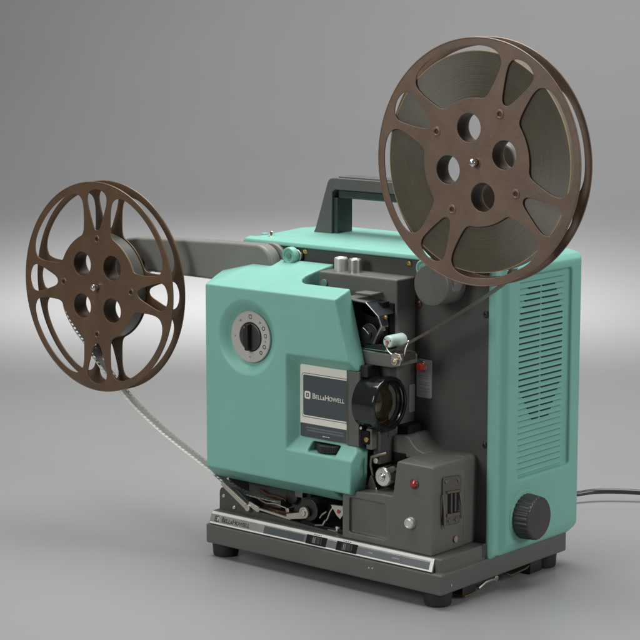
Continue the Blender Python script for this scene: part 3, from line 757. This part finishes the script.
s = Shape()
pc = Vector((-40.6, 0, 221.8)); hc = Vector((RR[0], 0, RR[1]))
d = (hc-pc).normalized(); n = Vector((-d.z, 0, d.x)); L = (hc-pc).length
out = []
for i in range(15):
    a = PI/2+PI*i/14; v = pc+d*math.cos(a)*15.4+n*math.sin(a)*15.4; out.append((v.x, v.z))
for i in range(15):
    a = -PI/2+PI*i/14; v = hc+d*math.cos(a)*12.5+n*math.sin(a)*12.5; out.append((v.x, v.z))
s.prism(out, 'y', 44, 55, 'arm_paint', 2.2, 3)
s.lathe([(0, 0), (14.4, 0), (15.4, .5), (15.8, 1.6), (15.8, 21.6), (15.2, 23.4), (0, 23.4)], (-40.6, 38, 221.8), (0, 1, 0), 'gray_paint', 72)
s.lathe([(16.9, 0), (16.9, 3.2), (15, 3.2)], (-41.5, 57.8, 222.5), (0, 1, 0), 'arm_paint', 60)
armR = B(s, 'reel_arm', proj)
s = Shape()
s.cyl((RR[0], 45, RR[1]), (0, -1, 0), 3.4, 22, 'nickel', .6, 24)
s.cyl((RR[0], 22, RR[1]), (0, -1, 0), 2.3, 9.5, 'chrome', .3, 24)
s.lathe([(0, 5.6), (1.6, 5.3), (2.9, 4.0), (3.2, 2.4), (2.8, .9), (2.0, 0)], (RR[0], 12.8, RR[1]), (0, -1, 0), 'chrome', 28)
B(s, 'spindle', armR)

# ================================================================== reels (local mm, axis along Y, front flange at y 0)
def pol(r, deg): return (r*math.cos(math.radians(deg)), r*math.sin(math.radians(deg)))
def smooth_loop(P, it=2):
    for _ in range(it):
        Q = []
        for i in range(len(P)):
            a, b = P[i], P[(i+1) % len(P)]
            Q += [(a[0]*.75+b[0]*.25, a[1]*.75+b[1]*.25), (a[0]*.25+b[0]*.75, a[1]*.25+b[1]*.75)]
        P = Q
    return P
def flange_loops():
    holes = []
    for k in range(4):
        c = 90*k+45
        P = [pol(45.6, c+t) for t in (-22, -14.6, -7.3, 0, 7.3, 14.6, 22)]
        P += [pol(48.5, c+26), pol(58, c+29.5), pol(69, c+31.6), pol(76, c+30.8), pol(80.6, c+26.5)]
        P += [pol(82.2, c+t) for t in (20, 13, 6.5, 0, -6.5, -13, -20)]
        P += [pol(80.6, c-26.5), pol(76, c-30.8), pol(69, c-31.6), pol(58, c-29.5), pol(48.5, c-26)]
        holes.append(smooth_loop(P))
        c = 90*k
        P = [pol(47, c), pol(49.2, c+4.2), pol(58, c+6.9), pol(67, c+8.6), pol(75, c+9.2), pol(80.2, c+6.6), pol(82.6, c), pol(80.2, c-6.6), pol(75, c-9.2), pol(67, c-8.6), pol(58, c-6.9), pol(49.2, c-4.2)]
        holes.append(smooth_loop(P))
        holes.append(circ(*pol(25.1, 90*k+45), 10.3, 48))
        holes.append(circ(*pol(40.1, 90*k), 1.7, 20))
    holes.append(circ(0, 0, 2.6, 16))
    return holes
HOLES = flange_loops()
def make_reel(paint):
    root = bpy.data.objects.new('film_reel', None); COL.objects.link(root)
    for y0 in (0.0, 13.6):
        s = Shape(); s.add(plate_bm(circ(0, 0, 87.2, 128), HOLES, y0, y0+1.0, .22), paint)
        # rolled rim
        s.lathe([(87.0, y0-.1), (87.7, y0-.1), (88.1, y0+.5), (87.7, y0+1.1), (87.0, y0+1.1), (86.7, y0+.5), (87.0, y0-.1)], (0, 0, 0), (0, 1, 0), paint, 128)
        s.build('flange', root, 30)
    s = Shape()
    s.lathe([(37.2, 1.0), (37.2, 13.6), (36.4, 13.6), (36.4, 1.0), (37.2, 1.0)], (0, 0, 0), (0, 1, 0), paint, 72)
    s.lathe([(4.6, 1.0), (4.6, 13.6), (3.8, 13.6), (3.8, 1.0), (4.6, 1.0)], (0, 0, 0), (0, 1, 0), paint, 40)
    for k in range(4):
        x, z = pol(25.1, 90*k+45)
        s.lathe([(11.0, .6), (11.0, 13.8), (10.35, 13.8), (10.35, .6), (11.0, .6)], (x, 0, z), (0, 1, 0), 'reel_inner_shade', 48)
    s.build('hub', root, 30)
    for k in range(4):
        x, z = pol(40.1, 90*k)
        s = Shape(); s.lathe([(1.9, .9), (1.9, -.15), (2.3, -.55), (3.0, -.5), (3.6, -.1), (3.7, .1), (2.2, .1), (1.9, .9)], (x, 0, z), (0, 1, 0), paint, 28)
        s.cyl((x, .7, z), (0, 1, 0), 2.0, 1.2, 'dark_brass', 0, 20)
        s.build('rivet', root, 30)
    return root
reelR = make_reel('reel_paint_dusty')
reelR.location = (RR[0]*MM, .0138, RR[1]*MM); reelR.rotation_euler = (0, -math.radians(59.8), 0)
reelR['label'] = 'brown metal film reel full of film, mounted high above the projector on the right'
reelR['category'] = 'film reel'; reelR['group'] = 'film reels on the projector arms'
reelL = copy_tree(reelR)
reelL.location = (RL[0]*MM, .0138, RL[1]*MM); reelL.rotation_euler = (0, -math.radians(-1.2), 0)
reelL['label'] = 'nearly empty darker brown film reel on the left arm, gray background seen through its windows'
for ch in reelL.children:
    ch.data = ch.data.copy()
    for i, mt in enumerate(ch.data.materials):
        if mt.name in ('reel_paint_dusty', 'brass'): ch.data.materials[i] = MATS['reel_paint']

# ================================================================== film
film = bpy.data.objects.new('film_strip', None); COL.objects.link(film); film.location = (0, .022, .18)
film['label'] = 'gray-brown film wound thick on the upper reel and threaded down over the roller'
film['category'] = 'film'
FO = (0, 22, 180)
def coil(cx, cz, r0, r1, mat, name):
    s = Shape()
    s.lathe([(r0, 15.6), (r1-.5, 15.6)], (0, 0, 0), (0, 1, 0), mat, 160)
    s.lathe([(r1-.5, 15.6), (r1, 15.7), (r1, 16.1)], (0, 0, 0), (0, 1, 0), 'film_rim', 160)
    s.lathe([(r1, 16.1), (r1, 26.6), (r0, 26.6)], (0, 0, 0), (0, 1, 0), 'film_edge' if r1 < 60 else 'film_base', 160)
    o = s.build(name, film, 30); o.location = ((cx-FO[0])*MM, -FO[1]*MM, (cz-FO[2])*MM); return o
coil(RR[0], RR[1], 37.3, 78.6, 'film_side_feed', 'wound_coil')
coil(RL[0], RL[1], 37.3, 44.6, 'film_side_take', 'wound_coil')
def resample(P, step):
    P = [Vector((p[0], 0, p[1])) for p in P]; out = [P[0].copy()]; acc = 0
    # Catmull-Rom first
    Q = []
    for i in range(len(P)-1):
        p0 = P[max(i-1, 0)]; p1 = P[i]; p2 = P[i+1]; p3 = P[min(i+2, len(P)-1)]
        for k in range(24):
            t = k/24; Q.append(.5*((2*p1)+(p2-p0)*t+(2*p0-5*p1+4*p2-p3)*t*t+(3*p1-p0-3*p2+p3)*t*t*t))
    Q.append(P[-1]); last = Q[0]
    for q in Q[1:]:
        while (q-last).length >= step:
            last = last+(q-last).normalized()*step; out.append(last.copy())
    return out
def strand(P, y0, y1, name, holes, step=1.0, twist=None):
    s = Shape(); b = bmesh.new(); pts = resample(P, step)
    ys = [0, .9/12, 3.3/12, 10/12, 11.2/12, 1] if holes else [0, .06, .94, 1]
    rows = []
    for k, p in enumerate(pts):
        f = k/(len(pts)-1); row = []
        t = (pts[min(k+1, len(pts)-1)]-pts[max(k-1, 0)]).normalized(); nrm = Vector((-t.z, 0, t.x))
        tw = twist(f) if twist else 0
        for u in ys:
            w = (u-.5)*(y1-y0)
            row.append(b.verts.new(Vector((p.x, (y0+y1)/2, p.z))+Vector((0, math.cos(tw)*w, 0))+nrm*math.sin(tw)*w))
        rows.append(row)
    fb = bmesh.new() if holes else None
    edge = []
    for k in range(len(rows)-1):
        for j in range(len(ys)-1):
            if holes and j in (1, 3) and k % 4 in (1, 2): continue
            if holes and j < 2:
                fb.faces.new([fb.verts.new(v.co) for v in (rows[k][j], rows[k][j+1], rows[k+1][j+1], rows[k+1][j])]); continue
            b.faces.new([rows[k][j], rows[k][j+1], rows[k+1][j+1], rows[k+1][j]])
    if fb:
        bmesh.ops.remove_doubles(fb, verts=fb.verts, dist=.01); bmesh.ops.solidify(fb, geom=list(fb.faces), thickness=.16); s.add(fb, 'film_light')
    for v in [v for v in b.verts if not v.link_faces]: b.verts.remove(v)
    r = bmesh.ops.solidify(b, geom=list(b.faces), thickness=.16)
    s.add(b, 'film_base' if not holes else 'film_gray')
    return s.build(name, film, 30, FO)
plastic('film_light', (.62, .62, .57), .3, .5, var=.1)
plastic('film_gray', (.40, .40, .37), .28, .5, var=.1)
# feed strand: tangent to the coil, over the guide roller and into the gate
strand([(RR[0]+78.7*math.cos(math.radians(-72)), RR[1]+78.7*math.sin(math.radians(-72))), (30.7, 229.5), (-12, 202), (-57.0, 176.0), (-62.4, 173.6), (-68.0, 172.7), (-73, 173.8), (-78, 175), (-84, 176)], 21.6, 33.2, 'film_strand', False)
strand([(RL[0]-44.6, RL[1]-4), (-412, 170), (-401, 154), (-388, 142), (-371, 125), (-357.5, 113.6), (-344.6, 104.4), (-328, 93.4), (-305.4, 80.8), (-282.7, 70.0), (-256, 58.4), (-237, 49.4), (-222, 42.5), (-200, 40), (-172, 39.5)], 15.0, 27.0, 'film_strand', True, 1.0, lambda f: -.08*min(1, max(0, (f-.12)/.25)))

# ================================================================== power cord, lying behind the projector
cord = bpy.data.objects.new('power_cord', None); COL.objects.link(cord); bpy.data.objects.remove(cord)
s = Shape()
pts = [(-115, 176, 12), (-116, 190, 10), (-122, 230, 3), (-124, 280, -2), (-117, 315, -3), (-102.3, 337, -2.8), (-97, 346, -2.2), (-90, 355, -1.9), (-78, 365, -1.9), (-61.6, 376, -2.4), (-40, 390, -4), (0, 412, -6.5), (60, 445, -8), (140, 500, -8), (240, 590, -8)]
P = [Vector(p) for p in pts]; Q = []
for i in range(len(P)-1):
    p0 = P[max(i-1, 0)]; p1 = P[i]; p2 = P[i+1]; p3 = P[min(i+2, len(P)-1)]
    for k in range(10):
        t = k/10; Q.append(.5*((2*p1)+(p2-p0)*t+(2*p0-5*p1+4*p2-p3)*t*t+(3*p1-p0-3*p2+p3)*t*t*t))
s.tube(Q, 2.4, 'cord_rubber', 16)
cord = s.build('power_cord', None, 30)
cord['label'] = 'shiny dark gray power cord running along the surface behind the projector to the right'; cord['category'] = 'power cord'

# ================================================================== backdrop sweep (aligned to the room, square to the camera)
YAW = .6995
cx0, cy0 = 875.04, -1177.02
F = Vector((-math.sin(YAW), math.cos(YAW), 0)); Rt = Vector((math.cos(YAW), math.sin(YAW), 0))
D0, RAD = 2750., 2400.
prof = [(-1500, 0), (0, 0), (1200, 0), (2000, 0), (D0, 0)]
for i in range(1, 41):
    a = PI/2*i/40*.97; prof.append((D0+RAD*math.sin(a), RAD*(1-math.cos(a))))
e = prof[-1]; prof.append((e[0]+1500*math.cos(PI/2*.97), e[1]+1500*math.sin(PI/2*.97)))
b = bmesh.new(); rows = []
for w, z in prof:
    rows.append([b.verts.new(Vector((cx0, cy0, -11))+F*w+Rt*u+Vector((0, 0, z))) for u in (-3200, -1500, 0, 1500, 3200)])
for p, q in zip(rows[:-1], rows[1:]):
    for i in range(4): b.faces.new([p[i], p[i+1], q[i+1], q[i]])
s = Shape(); s.add(b, 'backdrop_gray'); bd = s.build('backdrop', None, 60); bd['kind'] = 'structure'

# ================================================================== lights
def area(name, pos, target, size, power, col=(1, 1, 1), sy=None, spread=180):
    l = bpy.data.lights.new(name, 'AREA'); l.energy = power; l.color = col; l.size = size
    l.shape = 'RECTANGLE' if sy else 'SQUARE'
    if sy: l.size_y = sy
    l.spread = math.radians(spread)
    o = bpy.data.objects.new(name, l); COL.objects.link(o); o.location = pos
    o.rotation_euler = (Vector(target)-Vector(pos)).to_track_quat('-Z', 'Y').to_euler(); return o
C0 = Vector((cx0, cy0, 439.4))*MM
O0 = Vector((-.13, .06, .12))
def at(w, u, z): return Vector((cx0, cy0, 0))*MM+F*w+Rt*u+Vector((0, 0, z))
area('overhead_softbox', at(1.85, -.05, 1.5), at(1.75, 0, 0), 1.5, 26, (1, .99, .97), 1.0, 140)
area('left_softbox', at(.6, -1.2, .8), O0, .45, 5.0, (1, .99, .97), .7, 120)
area('right_softbox', at(.7, 1.4, .8), O0, .45, 5.2, (1, .99, .98), .7, 120)
area('backdrop_lamp', at(2.85, -.04, 1.1), at(2.90, -.04, 0), .9, 4.5, (1, 1, 1), .1, 52)
area('backdrop_wash_fill', at(3.3, .8, 2.4), at(4.2, .6, .4), 2.2, 22, (1, 1, 1), 1.0, 100)  # unseen wash added to brighten the upper backdrop
W = bpy.data.worlds.new('World'); S.world = W; W.use_nodes = True
bg = W.node_tree.nodes['Background']; bg.inputs['Color'].default_value = (.95, .97, 1, 1); bg.inputs['Strength'].default_value = .15

# ================================================================== camera
cam = bpy.data.cameras.new('camera'); co = bpy.data.objects.new('camera', cam); COL.objects.link(co)
cam.sensor_width = 36; cam.lens = 2077.2/640*36; cam.clip_start = .05; cam.clip_end = 50
PIT = .159
fw = Vector((-math.sin(YAW)*math.cos(PIT), math.cos(YAW)*math.cos(PIT), -math.sin(PIT)))
co.location = C0; co.rotation_euler = fw.to_track_quat('-Z', 'Y').to_euler()
S.camera = co
S.view_settings.view_transform = 'Standard'; S.view_settings.look = 'None'; S.view_settings.exposure = 0; S.view_settings.gamma = 1
S.render.engine = 'CYCLES'
